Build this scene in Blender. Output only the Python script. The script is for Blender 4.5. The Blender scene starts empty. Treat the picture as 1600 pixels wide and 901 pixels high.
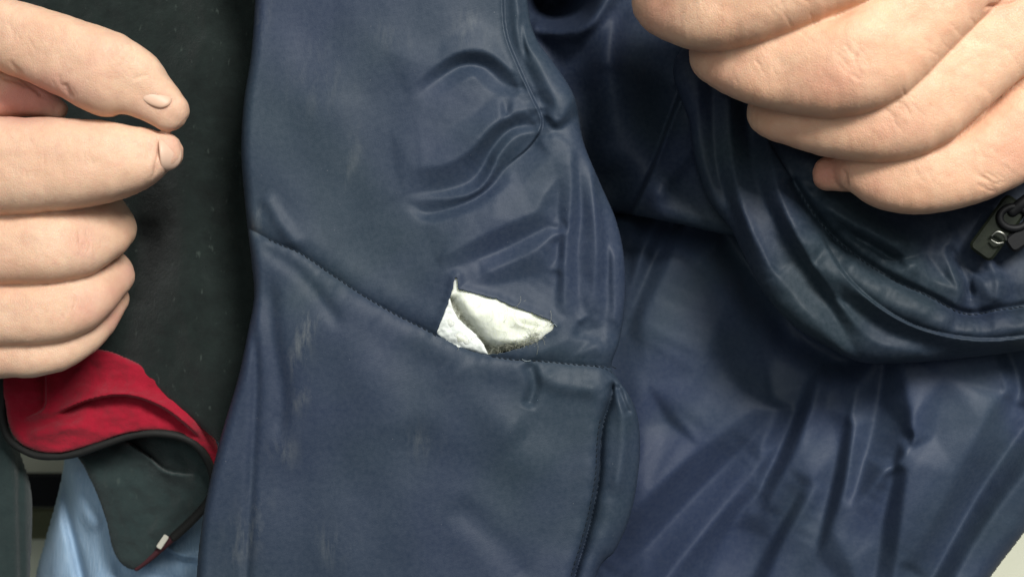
import bpy, math, random
import numpy as np
from mathutils import Vector, Matrix

random.seed(4)
rng = np.random.default_rng(7)
R = math.radians
SC = bpy.context.scene
COL = SC.collection

# ------------------------------------------------------------------ camera, light, exposure
S = 0.00015            # metres per unit of layout (one unit is 0.15 mm)
D = 2222.0             # camera height above the ripped panel, in the same units
cam_d = bpy.data.cameras.new("camera")
cam = bpy.data.objects.new("camera", cam_d); COL.objects.link(cam)
cam.location = (0, 0, D * S)
cam_d.lens = 50; cam_d.sensor_width = 36
cam_d.clip_start = 0.01; cam_d.clip_end = 20
cam_d.dof.use_dof = True
cam_d.dof.focus_distance = (D - 60) * S
cam_d.dof.aperture_fstop = 20
SC.camera = cam

world = bpy.data.worlds.new("World"); SC.world = world
world.use_nodes = True
world.node_tree.nodes["Background"].inputs[0].default_value = (0.86, 0.95, 1.0, 1)
world.node_tree.nodes["Background"].inputs[1].default_value = 0.13

def area(name, loc, target, size, power, col, sy=None):
    l = bpy.data.lights.new(name, 'AREA'); l.energy = power; l.color = col
    l.size = size
    if sy: l.shape = 'RECTANGLE'; l.size_y = sy
    o = bpy.data.objects.new(name, l); COL.objects.link(o)
    o.location = loc
    o.rotation_euler = (Vector(target) - Vector(loc)).to_track_quat('-Z', 'Y').to_euler()
    return o
area("ceiling_light", (0.27, 0.42, 0.63), (0.02, 0.0, 0), 0.30, 9.2, (1.0, 0.99, 0.955), 0.18)
area("room_fill", (-0.25, 0.25, 1.0), (0, 0, 0), 0.6, 3.0, (0.93, 1.0, 0.98))  # unseen soft fill, added to lift the darker parts
SC.view_settings.view_transform = 'Standard'
SC.view_settings.look = 'None'
SC.view_settings.exposure = 0.0
SC.view_settings.gamma = 1.0
SC.view_settings.use_curve_mapping = False

# ------------------------------------------------------------------ small helpers
def W(px, py, z):
    """layout coordinates + height (units) -> metres"""
    px = np.asarray(px, float); py = np.asarray(py, float); z = np.asarray(z, float) + 0 * px
    k = (D - z) / D
    return np.stack([(px - 800) * S * k, -(py - 450.5) * S * k, z * S], -1)

def unW(co):
    z = co[:, 2] / S; k = (D - z) / D
    return co[:, 0] / (S * k) + 800, -co[:, 1] / (S * k) + 450.5, z

def cat(P, n=12, closed=False):
    P = np.asarray(P, float)
    N = len(P); out = []
    rngi = range(N) if closed else range(N - 1)
    for i in rngi:
        if closed: a, b, c, d = P[(i-1) % N], P[i], P[(i+1) % N], P[(i+2) % N]
        else: a, b, c, d = P[max(i-1, 0)], P[i], P[i+1], P[min(i+2, N-1)]
        for t in np.arange(n) / n:
            out.append(0.5 * ((2*b) + (-a + c)*t + (2*a - 5*b + 4*c - d)*t*t + (-a + 3*b - 3*c + d)*t**3))
    if not closed: out.append(P[-1])
    return np.array(out)

def _hash(ix, iy, seed):
    h = (ix.astype(np.int64) * 374761393 + iy.astype(np.int64) * 668265263 + seed * 974634777) & 0xffffffff
    h = ((h ^ (h >> 13)) * 1274126177) & 0xffffffff
    h = h ^ (h >> 16)
    return (h & 0xffff) / 65535.0 * 2 * math.pi

def noise(x, y, seed=0):
    x = np.asarray(x, float); y = np.asarray(y, float)
    ix = np.floor(x); iy = np.floor(y); fx = x - ix; fy = y - iy
    u = fx**3 * (fx * (fx * 6 - 15) + 10); v = fy**3 * (fy * (fy * 6 - 15) + 10)
    def g(dx, dy):
        a = _hash(ix + dx, iy + dy, seed)
        return np.cos(a) * (fx - dx) + np.sin(a) * (fy - dy)
    return 1.5 * ((g(0, 0) * (1-u) + g(1, 0) * u) * (1-v) + (g(0, 1) * (1-u) + g(1, 1) * u) * v)

def fbm(x, y, o=3, seed=0):
    s = 0; a = 1
    for i in range(o):
        s = s + a * noise(x * 2**i, y * 2**i, seed + i * 17); a *= 0.5
    return s

def ridged(x, y, o=2, seed=0):
    s = 0; a = 1
    for i in range(o):
        s = s + a * (1 - np.abs(noise(x * 2**i, y * 2**i, seed + i * 13)) * 2.2); a *= 0.5
    return s

def sst(a, b, x):
    t = np.clip((x - a) / (b - a), 0, 1); return t * t * (3 - 2 * t)

def polydist(X, Y, P):
    """distance, side (+ = to the right of travel seen in layout), arc fraction, nearest point"""
    P = np.asarray(P, float)
    best = np.full(X.shape, 1e18); side = np.zeros(X.shape); tt = np.zeros(X.shape)
    nx = np.zeros(X.shape); ny = np.zeros(X.shape)
    L = np.hypot(*np.diff(P, axis=0).T); tot = L.sum(); acc = 0
    for i in range(len(P) - 1):
        ax, ay = P[i]; dx, dy = P[i+1] - P[i]; l2 = dx*dx + dy*dy
        if l2 < 1e-9: continue
        t = np.clip(((X - ax) * dx + (Y - ay) * dy) / l2, 0, 1)
        qx = ax + t * dx; qy = ay + t * dy
        d = (X - qx)**2 + (Y - qy)**2
        m = d < best
        best[m] = d[m]; side[m] = np.sign(dx * (Y - ay) - dy * (X - ax))[m]
        tt[m] = ((acc + t * L[i]) / tot)[m]; nx[m] = qx[m]; ny[m] = qy[m]
        acc += L[i]
    return np.sqrt(best), side, tt, nx, ny

def inside(X, Y, P):
    c = np.zeros(X.shape, bool); n = len(P)
    for i in range(n):
        x1, y1 = P[i]; x2, y2 = P[(i+1) % n]
        if y1 == y2: continue
        m = ((y1 > Y) != (y2 > Y)) & (X < (x2 - x1) * (Y - y1) / (y2 - y1) + x1)
        c ^= m
    return c

def crease(X, Y, pts, depth, w=10, kind='g', w2=None, a=0.18, b=0.18, jag=0, seed=0, soft=2.2):
    """a fold line. g = ridge (or valley for depth<0); step = the cloth swells on the left of travel, drops sharply and recovers"""
    C = cat(pts, 8)
    x0, y0 = C.min(0); x1, y1 = C.max(0); m = max(w, w2 or 0) * 4 + 12
    sel = (X > x0 - m) & (X < x1 + m) & (Y > y0 - m) & (Y < y1 + m)
    out = np.zeros(X.shape)
    if not sel.any(): return out
    xs, ys = X[sel], Y[sel]
    if jag: 
        xs = xs + jag * noise(xs / 22, ys / 22, 70 + seed); ys = ys + jag * noise(xs / 22, ys / 22, 90 + seed)
    d, sd, t, _, _ = polydist(xs, ys, C)
    f = (sst(0, a, t) if a > 0 else 1) * (sst(0, b, 1 - t) if b > 0 else 1)
    s = d * sd
    if kind == 'g': h = np.exp(-(s / w)**2)
    elif kind == 'v': h = np.exp(-np.abs(s) / w)
    else:
        w2 = w2 or w
        j = sst(-soft, soft, s)
        h = (1 - j) * np.exp(-np.abs(np.minimum(s, 0)) / w) - j * 0.8 * np.exp(-np.maximum(s, 0) / w2)
    # ends of the line fade out round
    out[sel] = h * f * depth
    return out

def crumple(lines, box, blur, amp=1.0, res=2.0, ext=0):
    """crumpled cloth: flat facets stretched between fold lines (x, y, height), softened; returns a height function"""
    from mathutils.geometry import delaunay_2d_cdt
    x0, y0, x1, y1 = box
    pts = []; zs = []; eds = []
    for L in lines:
        if ext and len(L) > 2:
            a, b_, c, d = (np.array(q, float) for q in (L[0], L[1], L[-2], L[-1]))
            u = (a - b_)[:2]; v = (d - c)[:2]; u *= ext / (np.hypot(*u) + 1e-9); v *= ext / (np.hypot(*v) + 1e-9)
            L = [(a[0] + u[0], a[1] + u[1], 0)] + list(L) + [(d[0] + v[0], d[1] + v[1], 0)]
            L = [q for q in L if x0 + 4 < q[0] < x1 - 4 and y0 + 4 < q[1] < y1 - 4]
        if len(L) > 2: L = cat(L, 4)
        b = len(pts)
        for p in L: pts.append(Vector((p[0], p[1]))); zs.append(p[2])
        eds += [(b + i, b + i + 1) for i in range(len(L) - 1)]
    for t in np.linspace(0, 1, 9):
        for p in ((x0 + t*(x1-x0), y0), (x0 + t*(x1-x0), y1)) + (((x0, y0 + t*(y1-y0)), (x1, y0 + t*(y1-y0))) if 0 < t < 1 else ()):
            pts.append(Vector(p)); zs.append(0)
    v, e, f, ov, _, _ = delaunay_2d_cdt(pts, eds, [], 0, 0.01)
    P = np.array([tuple(p) for p in v]); Z = np.array([np.mean([zs[i] for i in o]) if o else np.nan for o in ov])
    for i in np.where(np.isnan(Z))[0]:
        d = np.hypot(*(np.array([tuple(p) for p in pts]) - P[i]).T); o = np.argsort(d)[:2]; Z[i] = np.average(np.array(zs)[o], weights=1/(d[o]+1))
    gx = np.arange(x0, x1 + res, res); gy = np.arange(y0, y1 + res, res); G = np.zeros((len(gy), len(gx)))
    for t in f:
        a, b, c = (P[i] for i in t[:3]); za, zb, zc = (Z[i] for i in t[:3])
        i0 = max(int((min(a[0], b[0], c[0]) - x0) / res), 0); i1 = int((max(a[0], b[0], c[0]) - x0) / res) + 2
        j0 = max(int((min(a[1], b[1], c[1]) - y0) / res), 0); j1 = int((max(a[1], b[1], c[1]) - y0) / res) + 2
        X, Y = np.meshgrid(gx[i0:i1], gy[j0:j1]); det = (b[1]-c[1])*(a[0]-c[0]) + (c[0]-b[0])*(a[1]-c[1])
        if abs(det) < 1e-9: continue
        l1 = ((b[1]-c[1])*(X-c[0]) + (c[0]-b[0])*(Y-c[1])) / det; l2 = ((c[1]-a[1])*(X-c[0]) + (a[0]-c[0])*(Y-c[1])) / det; l3 = 1 - l1 - l2
        m = (l1 >= -1e-6) & (l2 >= -1e-6) & (l3 >= -1e-6)
        G[j0:j1, i0:i1][m] = (l1*za + l2*zb + l3*zc)[m]
    def blurred(G, sg):
        k = np.arange(-int(3*sg)-1, int(3*sg)+2); w = np.exp(-(k/sg)**2/2); w /= w.sum()
        G = np.apply_along_axis(lambda r: np.convolve(np.pad(r, len(k)//2, mode='edge'), w, 'valid'), 0, G)
        return np.apply_along_axis(lambda r: np.convolve(np.pad(r, len(k)//2, mode='edge'), w, 'valid'), 1, G)
    G = (0.7 * blurred(G, blur/res) + 0.3 * blurred(G, 3*blur/res)) * amp
    def h(X, Y):
        u = np.clip((X - x0) / res, 0, len(gx) - 1.001); v_ = np.clip((Y - y0) / res, 0, len(gy) - 1.001)
        i = u.astype(int); j = v_.astype(int); fu = u - i; fv = v_ - j
        return (G[j, i]*(1-fu) + G[j, i+1]*fu)*(1-fv) + (G[j+1, i]*(1-fu) + G[j+1, i+1]*fu)*fv
    return h

# ------------------------------------------------------------------ materials
def newmat(name):
    m = bpy.data.materials.new(name); m.use_nodes = True
    nt = m.node_tree; b = nt.nodes["Principled BSDF"]
    return m, nt, b
def N(nt, t, **kw):
    n = nt.nodes.new(t)
    for k, v in kw.items():
        if k.startswith('i_'): n.inputs[k[2:].replace('_', ' ')].default_value = v
        else: setattr(n, k, v)
    return n
def mixc(nt, fac, a, b, blend='MIX'):
    n = nt.nodes.new('ShaderNodeMix'); n.data_type = 'RGBA'; n.blend_type = blend
    for s, v in ((n.inputs[0], fac), (n.inputs[6], a), (n.inputs[7], b)):
        if hasattr(v, 'is_linked') or hasattr(v, 'links'): nt.links.new(v, s)
        elif isinstance(v, tuple): s.default_value = (*v, 1)
        else: s.default_value = v
    return n.outputs[2]
def ramp(nt, src, a, b):
    n = nt.nodes.new('ShaderNodeMapRange'); n.inputs[1].default_value = a; n.inputs[2].default_value = b
    nt.links.new(src, n.inputs[0]); return n.outputs[0]
def coords(nt, scale=(1, 1, 1), rot=(0, 0, 0)):
    g = nt.nodes.new('ShaderNodeNewGeometry')
    mp = nt.nodes.new('ShaderNodeMapping'); mp.inputs['Scale'].default_value = scale; mp.inputs['Rotation'].default_value = rot
    nt.links.new(g.outputs['Position'], mp.inputs[0]); return mp.outputs[0]
def tex(nt, vec, scale, detail=3, rough=0.5, dist=0):
    n = nt.nodes.new('ShaderNodeTexNoise'); nt.links.new(vec, n.inputs['Vector'])
    n.inputs['Scale'].default_value = scale; n.inputs['Detail'].default_value = detail
    n.inputs['Roughness'].default_value = rough; n.inputs['Distortion'].default_value = dist
    return n.outputs['Fac']
def bump(nt, h, strength, dist, prev=None):
    n = nt.nodes.new('ShaderNodeBump'); n.inputs['Strength'].default_value = strength; n.inputs['Distance'].default_value = dist
    nt.links.new(h, n.inputs['Height'])
    if prev is not None: nt.links.new(prev, n.inputs['Normal'])
    return n.outputs[0]
def attr(nt, name):
    n = nt.nodes.new('ShaderNodeAttribute'); n.attribute_name = name; return n.outputs['Fac']
def math_(nt, op, a, b):
    n = nt.nodes.new('ShaderNodeMath'); n.operation = op
    for s, v in ((n.inputs[0], a), (n.inputs[1], b)):
        if hasattr(v, 'links'): nt.links.new(v, s)
        else: s.default_value = v
    return n.outputs[0]

def nylon(name, base, tint, dusty, rough=0.42, spec=0.5):
    m, nt, b = newmat(name); L = nt.links
    c = coords(nt)
    big = tex(nt, c, 22, 2, 0.5, 0.4)
    col = mixc(nt, ramp(nt, big, 0.38, 0.62), base, tint)
    fine = tex(nt, c, 900, 3, 0.6)
    col = mixc(nt, ramp(nt, fine, 0.25, 0.75), col, mixc(nt, 0.10, col, (0.16, 0.18, 0.22)))
    if dusty > 0:
        d = attr(nt, 'dust')
        st = coords(nt, (1, 0.28, 1), (0, 0, R(-28)))
        n2 = tex(nt, st, 320, 5, 0.7, 0.3)
        f = math_(nt, 'MULTIPLY', d, ramp(nt, n2, 0.48, 0.72))
        f = math_(nt, 'MULTIPLY', f, dusty)
        n3 = tex(nt, c, 60, 6, 0.72)
        g = math_(nt, 'MULTIPLY', ramp(nt, n3, 0.55, 0.8), 0.05 * dusty)
        f = math_(nt, 'MAXIMUM', f, g)
        col = mixc(nt, f, col, (0.22, 0.23, 0.22))
        sp = tex(nt, c, 1500, 1, 0.5)
        col = mixc(nt, math_(nt, 'MULTIPLY', ramp(nt, sp, 0.80, 0.84), 0.3), col, (0.3, 0.3, 0.3))
    L.new(col, b.inputs['Base Color'])
    rg = tex(nt, c, 70, 4, 0.6)
    rr = nt.nodes.new('ShaderNodeMapRange'); L.new(rg, rr.inputs[0])
    rr.inputs[1].default_value = 0.3; rr.inputs[2].default_value = 0.7; rr.inputs[3].default_value = rough - 0.02; rr.inputs[4].default_value = rough + 0.04
    L.new(rr.outputs[0], b.inputs['Roughness'])
    b.inputs['Specular IOR Level'].default_value = spec
    b.inputs['Sheen Roughness'].default_value = 0.5
    # woven threads and small handling wrinkles
    w1 = N(nt, 'ShaderNodeTexWave', wave_type='BANDS', bands_direction='X'); w1.inputs['Scale'].default_value = 900
    w2 = N(nt, 'ShaderNodeTexWave', wave_type='BANDS', bands_direction='Y'); w2.inputs['Scale'].default_value = 900
    cr = coords(nt, (1, 1, 1), (0, 0, R(8)))
    L.new(cr, w1.inputs[0]); L.new(cr, w2.inputs[0])
    weave = math_(nt, 'ADD', w1.outputs['Fac'], w2.outputs['Fac'])
    n1 = bump(nt, weave, 0.08, 0.00006)
    n1 = bump(nt, tex(nt, c, 2600, 2, 0.6), 0.25, 0.00012, n1)
    n2 = bump(nt, tex(nt, c, 110, 2, 0.4, 0.2), 0.04, 0.0010, n1)
    n3 = bump(nt, tex(nt, coords(nt, (1, 0.5, 1), (0, 0, R(35))), 420, 4, 0.6, 0.5), 0.06, 0.0003, n2)
    L.new(n3, b.inputs['Normal'])
    return m

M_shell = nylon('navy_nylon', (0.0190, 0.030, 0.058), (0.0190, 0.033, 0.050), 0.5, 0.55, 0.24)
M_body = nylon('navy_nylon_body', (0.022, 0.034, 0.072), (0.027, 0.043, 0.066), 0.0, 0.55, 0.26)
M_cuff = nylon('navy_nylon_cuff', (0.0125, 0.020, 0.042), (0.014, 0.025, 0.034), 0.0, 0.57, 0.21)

def simple(name, col, rough, spec=0.4, bsc=0, bst=0, bdist=0.0003, col2=None, csc=60, sheen=0, metal=0):
    m, nt, b = newmat(name); c = coords(nt)
    if col2:
        nt.links.new(mixc(nt, ramp(nt, tex(nt, c, csc, 4, 0.6), 0.35, 0.65), col, col2), b.inputs['Base Color'])
    else: b.inputs['Base Color'].default_value = (*col, 1)
    b.inputs['Roughness'].default_value = rough; b.inputs['Specular IOR Level'].default_value = spec
    b.inputs['Metallic'].default_value = metal
    b.inputs['Sheen Weight'].default_value = sheen
    if bsc: nt.links.new(bump(nt, tex(nt, c, bsc, 4, 0.65), bst, bdist), b.inputs['Normal'])
    return m

# brushed fleece with lint
def fleece(name, c1, c2, lint):
    m, nt, b = newmat(name); c = coords(nt)
    col = mixc(nt, ramp(nt, tex(nt, c, 260, 5, 0.75), 0.35, 0.7), c1, c2)
    sp = tex(nt, coords(nt, (1, 0.4, 1), (0, 0, R(20))), 800, 2, 0.5)
    col = mixc(nt, math_(nt, 'MULTIPLY', ramp(nt, sp, 0.68, 0.78), lint), col, (0.12, 0.15, 0.13))
    nt.links.new(col, b.inputs['Base Color'])
    b.inputs['Roughness'].default_value = 0.95; b.inputs['Specular IOR Level'].default_value = 0.15
    b.inputs['Sheen Weight'].default_value = 0.12; b.inputs['Sheen Roughness'].default_value = 0.6
    n = bump(nt, tex(nt, c, 1100, 4, 0.8), 0.7, 0.0005)
    n = bump(nt, tex(nt, c, 180, 4, 0.6), 0.35, 0.0012, n)
    nt.links.new(n, b.inputs['Normal'])
    return m
M_fleece = fleece('dark_green_fleece', (0.0055, 0.0095, 0.0085), (0.0105, 0.017, 0.015), 0.25)
M_under = fleece('dark_green_knit', (0.017, 0.029, 0.029), (0.024, 0.038, 0.037), 0.15)
M_red = fleece('red_lining', (0.28, 0.0045, 0.019), (0.34, 0.007, 0.025), 0.0)
M_bind = simple('binding_tape', (0.012, 0.012, 0.011), 0.7, 0.3, 900, 0.5)
M_wad = None
def wadding():
    m, nt, b = newmat('white_wadding'); c = coords(nt)
    st = tex(nt, coords(nt, (1, 0.18, 1), (0, 0, R(60))), 900, 5, 0.7, 1.2)
    col = mixc(nt, ramp(nt, st, 0.3, 0.7), (0.70, 0.72, 0.61), (0.80, 0.82, 0.73))
    dk = attr(nt, 'shade_grime')
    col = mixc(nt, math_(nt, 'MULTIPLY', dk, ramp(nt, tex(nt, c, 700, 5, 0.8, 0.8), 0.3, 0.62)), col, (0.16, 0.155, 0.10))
    nt.links.new(col, b.inputs['Base Color'])
    b.inputs['Roughness'].default_value = 0.85; b.inputs['Specular IOR Level'].default_value = 0.2
    b.inputs['Subsurface Weight'].default_value = 0.7; b.inputs['Subsurface Radius'].default_value = (1, 1, 0.8)
    b.inputs['Subsurface Scale'].default_value = 0.0016
    n = bump(nt, st, 0.35, 0.0003); n = bump(nt, tex(nt, c, 300, 2, 0.5), 0.15, 0.0005, n)
    nt.links.new(n, b.inputs['Normal'])
    return m
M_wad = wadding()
M_lining = simple('white_lining', (0.68, 0.71, 0.66), 0.7, 0.3, 700, 0.3, 0.0003, (0.75, 0.77, 0.74), 150)
M_fibre = simple('pale_fibre', (0.40, 0.40, 0.32), 0.6)
M_fibre_d = simple('dull_fibre', (0.12, 0.13, 0.10), 0.7)
M_thread = simple('navy_thread', (0.008, 0.013, 0.020), 0.7, 0.2, 2500, 0.6, 0.0001)
M_thread_w = simple('frayed_thread', (0.20, 0.24, 0.26), 0.6)
M_floor = simple('cream_floor', (0.80, 0.80, 0.62), 0.45, 0.4, 40, 0.1, 0.002, (0.86, 0.86, 0.70), 8)
M_black = simple('black_plastic', (0.004, 0.004, 0.005), 0.6, 0.25, 300, 0.2)
M_olive = simple('olive_panel', (0.10, 0.105, 0.05), 0.6, 0.3, 80, 0.2, 0.001, (0.15, 0.15, 0.08), 20)
M_pull = simple('dark_rubber', (0.005, 0.007, 0.004), 0.65, 0.2, 500, 0.3, 0.0003, (0.014, 0.018, 0.010), 200)
M_metal = simple('worn_metal', (0.25, 0.25, 0.22), 0.4, 0.5, 600, 0.25, 0.0001, metal=1)
M_tag = simple('white_tag', (0.55, 0.52, 0.44), 0.7)

def denim():
    m, nt, b = newmat('light_blue_denim'); c = coords(nt)
    col = mixc(nt, ramp(nt, tex(nt, c, 18, 4, 0.6), 0.35, 0.65), (0.21, 0.32, 0.46), (0.28, 0.40, 0.53))
    w = tex(nt, coords(nt, (1, 0.12, 1), (0, 0, R(40))), 2200, 3, 0.6)
    col = mixc(nt, ramp(nt, w, 0.35, 0.65), col, mixc(nt, 0.25, col, (0.5, 0.6, 0.7)))
    nt.links.new(col, b.inputs['Base Color']); b.inputs['Roughness'].default_value = 0.85
    b.inputs['Specular IOR Level'].default_value = 0.2
    nt.links.new(bump(nt, w, 0.5, 0.0004), b.inputs['Normal'])
    return m
M_denim = denim()

def skin(name, base, pale, red):
    m, nt, b = newmat(name); c = coords(nt); L = nt.links
    col = mixc(nt, ramp(nt, tex(nt, c, 90, 4, 0.6), 0.35, 0.65), base, pale)
    col = mixc(nt, attr(nt, 'redness'), col, red)
    mot = tex(nt, c, 420, 5, 0.7)
    col = mixc(nt, math_(nt, 'MULTIPLY', ramp(nt, mot, 0.42, 0.75), 0.35), col, red)
    vor = N(nt, 'ShaderNodeTexVoronoi', feature='DISTANCE_TO_EDGE'); vor.inputs['Scale'].default_value = 2300
    L.new(coords(nt, (1, 0.6, 1), (0, 0, R(30))), vor.inputs[0])
    L.new(col, b.inputs['Base Color'])
    b.inputs['Roughness'].default_value = 0.5; b.inputs['Specular IOR Level'].default_value = 0.32
    b.inputs['Subsurface Weight'].default_value = 0.22
    b.inputs['Subsurface Radius'].default_value = (1.0, 0.42, 0.22); b.inputs['Subsurface Scale'].default_value = 0.0022
    n = bump(nt, ramp(nt, vor.outputs['Distance'], 0.0, 0.14), 0.4, 0.00013)
    n = bump(nt, tex(nt, coords(nt, (1, 0.35, 1), (0, 0, R(-35))), 1100, 4, 0.65, 0.6), 0.26, 0.0002, n)
    n = bump(nt, tex(nt, c, 260, 3, 0.5), 0.10, 0.0006, n)
    L.new(n, b.inputs['Normal'])
    return m
M_skin_l = skin('skin_pale', (0.68, 0.42, 0.28), (0.74, 0.50, 0.345), (0.60, 0.28, 0.22))
M_skin_r = skin('skin_warm', (0.68, 0.395, 0.25), (0.74, 0.475, 0.315), (0.60, 0.26, 0.18))
M_nail = simple('fingernail', (0.64, 0.41, 0.29), 0.45, 0.35, 300, 0.15, 0.0003, (0.68, 0.46, 0.34), 120)

# ------------------------------------------------------------------ object helpers
def mesh_obj(name, co, faces, mat, parent=None, smooth=True, attrs=None):
    me = bpy.data.meshes.new(name)
    co = np.asarray(co, float)
    if isinstance(faces, np.ndarray):
        k = faces.shape[1]
        me.vertices.add(len(co)); me.vertices.foreach_set('co', co.ravel())
        me.loops.add(faces.size); me.loops.foreach_set('vertex_index', faces.ravel().astype(np.int32))
        me.polygons.add(len(faces)); me.polygons.foreach_set('loop_start', np.arange(0, faces.size, k, dtype=np.int32))
        me.update(calc_edges=True); me.validate()
    else:
        me.from_pydata([tuple(v) for v in co], [], faces)
    me.polygons.foreach_set('use_smooth', [smooth] * len(me.polygons))
    for k2, v in (attrs or {}).items():
        a = me.attributes.new(k2, 'FLOAT', 'POINT'); a.data.foreach_set('value', np.asarray(v, np.float32))
    me.materials.append(mat); me.update()
    o = bpy.data.objects.new(name, me); COL.objects.link(o)
    if parent: o.parent = parent
    return o

def thing(name, label, cat_, group=None):
    o = bpy.data.objects.new(name, None); COL.objects.link(o)
    o['label'] = label; o['category'] = cat_
    if group: o['group'] = group
    return o

def sheet(name, outline, step, zf, mat, parent=None, edge=30, drop=25, hole=None, skirt=(10, 14), attrs=None, smooth_outline=True, edgef=None):
    """a cloth panel: a heightfield cut to an outline, its rim rolled down, with a turned-under edge"""
    P = cat(outline, 8, True) if smooth_outline else np.array(outline, float)
    x0, y0 = P.min(0) - step; x1, y1 = P.max(0) + step
    xs = np.arange(x0, x1 + step, step); ys = np.arange(y0, y1 + step, step)
    X, Y = np.meshgrid(xs, ys); sh = X.shape
    X = X.ravel(); Y = Y.ravel()
    Pc = np.vstack([P, P[:1]])
    d, _, _, nx, ny = polydist(X, Y, Pc)
    ins = inside(X, Y, P); sd = np.where(ins, d, -d)
    near = sd < 0
    X2 = np.where(near, nx, X); Y2 = np.where(near, ny, Y)
    ok = sd > -step * 0.75
    rim = np.maximum(sd, 0)
    holev = np.zeros(X.shape, bool)
    if hole is not None:
        Hc = np.vstack([hole, hole[:1]])
        hd, _, _, hx, hy = polydist(X, Y, Hc)
        hin = inside(X, Y, hole)
        ok &= ~(hin & (hd > step * 0.75))
        X2 = np.where(hin, hx, X2); Y2 = np.where(hin, hy, Y2)
    z = zf(X2, Y2)
    e = edge if edgef is None else edgef(X2, Y2)
    t = 1 - np.clip(rim / e, 0, 1)
    z = z - drop * (1 - np.sqrt(np.maximum(1 - t * t, 0)))
    idx = np.arange(X.size).reshape(sh)
    q = np.stack([idx[:-1, :-1], idx[1:, :-1], idx[1:, 1:], idx[:-1, 1:]], -1).reshape(-1, 4)
    q = q[ok[q].all(1)]
    used = np.unique(q); remap = -np.ones(X.size, int); remap[used] = np.arange(len(used))
    q = remap[q]; X2 = X2[used]; Y2 = Y2[used]; z = z[used]
    # rim edges
    ed = np.vstack([q[:, [0, 1]], q[:, [1, 2]], q[:, [2, 3]], q[:, [3, 0]]])
    key = np.sort(ed, 1); kk = key[:, 0].astype(np.int64) * len(used) + key[:, 1]
    u, inv, cnt = np.unique(kk, return_inverse=True, return_counts=True)
    be = ed[cnt[inv] == 1]
    bv = np.unique(be)
    # inward direction from the outline
    dd, _, _, nx, ny = polydist(X2[bv], Y2[bv], Pc)
    cx, cy = np.zeros(len(bv)), np.zeros(len(bv)); c = np.zeros(len(bv))
    lut = -np.ones(len(used), int); lut[bv] = np.arange(len(bv))
    a_, b_ = be[:, 0], be[:, 1]
    ex = X2[b_] - X2[a_]; ey = Y2[b_] - Y2[a_]
    # faces are wound so that inside lies on the left/right consistently
    for s_, v_ in ((a_, 1), (b_, 1)):
        np.add.at(cx, lut[s_], ey); np.add.at(cy, lut[s_], -ex)
    l = np.hypot(cx, cy) + 1e-9; cx /= l; cy /= l
    mid = (X2[bv] + cx * 3, Y2[bv] + cy * 3)
    co = [W(X2, Y2, z)]; faces = [q]; n0 = len(used); prev = bv.copy(); base = n0
    sgn = 1.0
    test = inside(X2[bv] + cx * 6, Y2[bv] + cy * 6, P)
    if test.mean() < 0.5 and hole is None: sgn = -1.0
    elif hole is not None and test.mean() < 0.5: sgn = -1.0
    prev_map = lut.copy(); prev_ids = bv
    for j, (inw, dn) in enumerate([(skirt[0] * 0.15, skirt[1] * 0.5), (skirt[0], skirt[1])]):
        if hole is not None:
            hd, _, _, _, _ = polydist(X2[bv], Y2[bv], Hc); hm = np.where(hd < 4, 0.25, 1.0)
        else: hm = 1.0
        co.append(W(X2[bv] + sgn * cx * inw * hm, Y2[bv] + sgn * cy * inw * hm, z[bv] - dn * hm))
        ids = base + np.arange(len(bv))
        A = prev_ids[lut[a_]]; B = prev_ids[lut[b_]]; A2 = ids[lut[a_]]; B2 = ids[lut[b_]]
        faces.append(np.stack([B, A, A2, B2], -1)); prev_ids = ids; base += len(bv)
    at = {}
    for k, f in (attrs or {}).items():
        v = f(X2, Y2); at[k] = np.concatenate([v, np.zeros(base - n0)])
    o = mesh_obj(name, np.vstack(co), np.vstack(faces), mat, parent, attrs=at)
    return o

def tube_geo(pts, nseg=10, ring=28, cap0=True, cap1=True, flat=1.0):
    """pts rows: px, py, z, r (layout units), r_depth"""
    P = np.array([(*p[:4], p[4] if len(p) > 4 else p[3]) for p in pts], float)
    C = cat(P, nseg)
    k = (D - C[:, 2]) / D
    pos = W(C[:, 0], C[:, 1], C[:, 2]); r1 = C[:, 3] * S * k; r2 = C[:, 4] * S * k
    T = np.gradient(pos, axis=0); T /= np.linalg.norm(T, axis=1)[:, None] + 1e-12
    s = np.cross(T[0], (0, 0, 1)); s /= np.linalg.norm(s) + 1e-12
    rings = []
    th = np.linspace(0, 2*np.pi, ring, endpoint=False)
    cc = np.sign(np.cos(th)) * np.abs(np.cos(th))**flat; ss_ = np.sign(np.sin(th)) * np.abs(np.sin(th))**flat
    fr = []
    for i in range(len(pos)):
        s = s - T[i] * np.dot(s, T[i]); s /= np.linalg.norm(s) + 1e-12
        fr.append((s.copy(), np.cross(s, T[i])))
    def rg(p, f, a, b): return p + a * cc[:, None] * f[0] + b * ss_[:, None] * f[1]
    cs = np.linspace(0, 1, 8)[1:]
    if cap0:
        for t in cs[::-1]:
            q = math.sqrt(max(1 - t*t, 0.0004)); rings.append(rg(pos[0] - T[0] * t * r1[0], fr[0], r1[0]*q, r2[0]*q))
    for i in range(len(pos)): rings.append(rg(pos[i], fr[i], r1[i], r2[i]))
    if cap1:
        for t in cs:
            q = math.sqrt(max(1 - t*t, 0.0004)); rings.append(rg(pos[-1] + T[-1] * t * r1[-1], fr[-1], r1[-1]*q, r2[-1]*q))
    V = np.vstack(rings); n = len(rings); f = []
    for i in range(n - 1):
        for j in range(ring):
            j2 = (j + 1) % ring
            f.append((i*ring + j, i*ring + j2, (i+1)*ring + j2, (i+1)*ring + j))
    f.append(tuple(range(ring))[::-1]); f.append(tuple((n-1)*ring + j for j in range(ring)))
    return V, f

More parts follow.
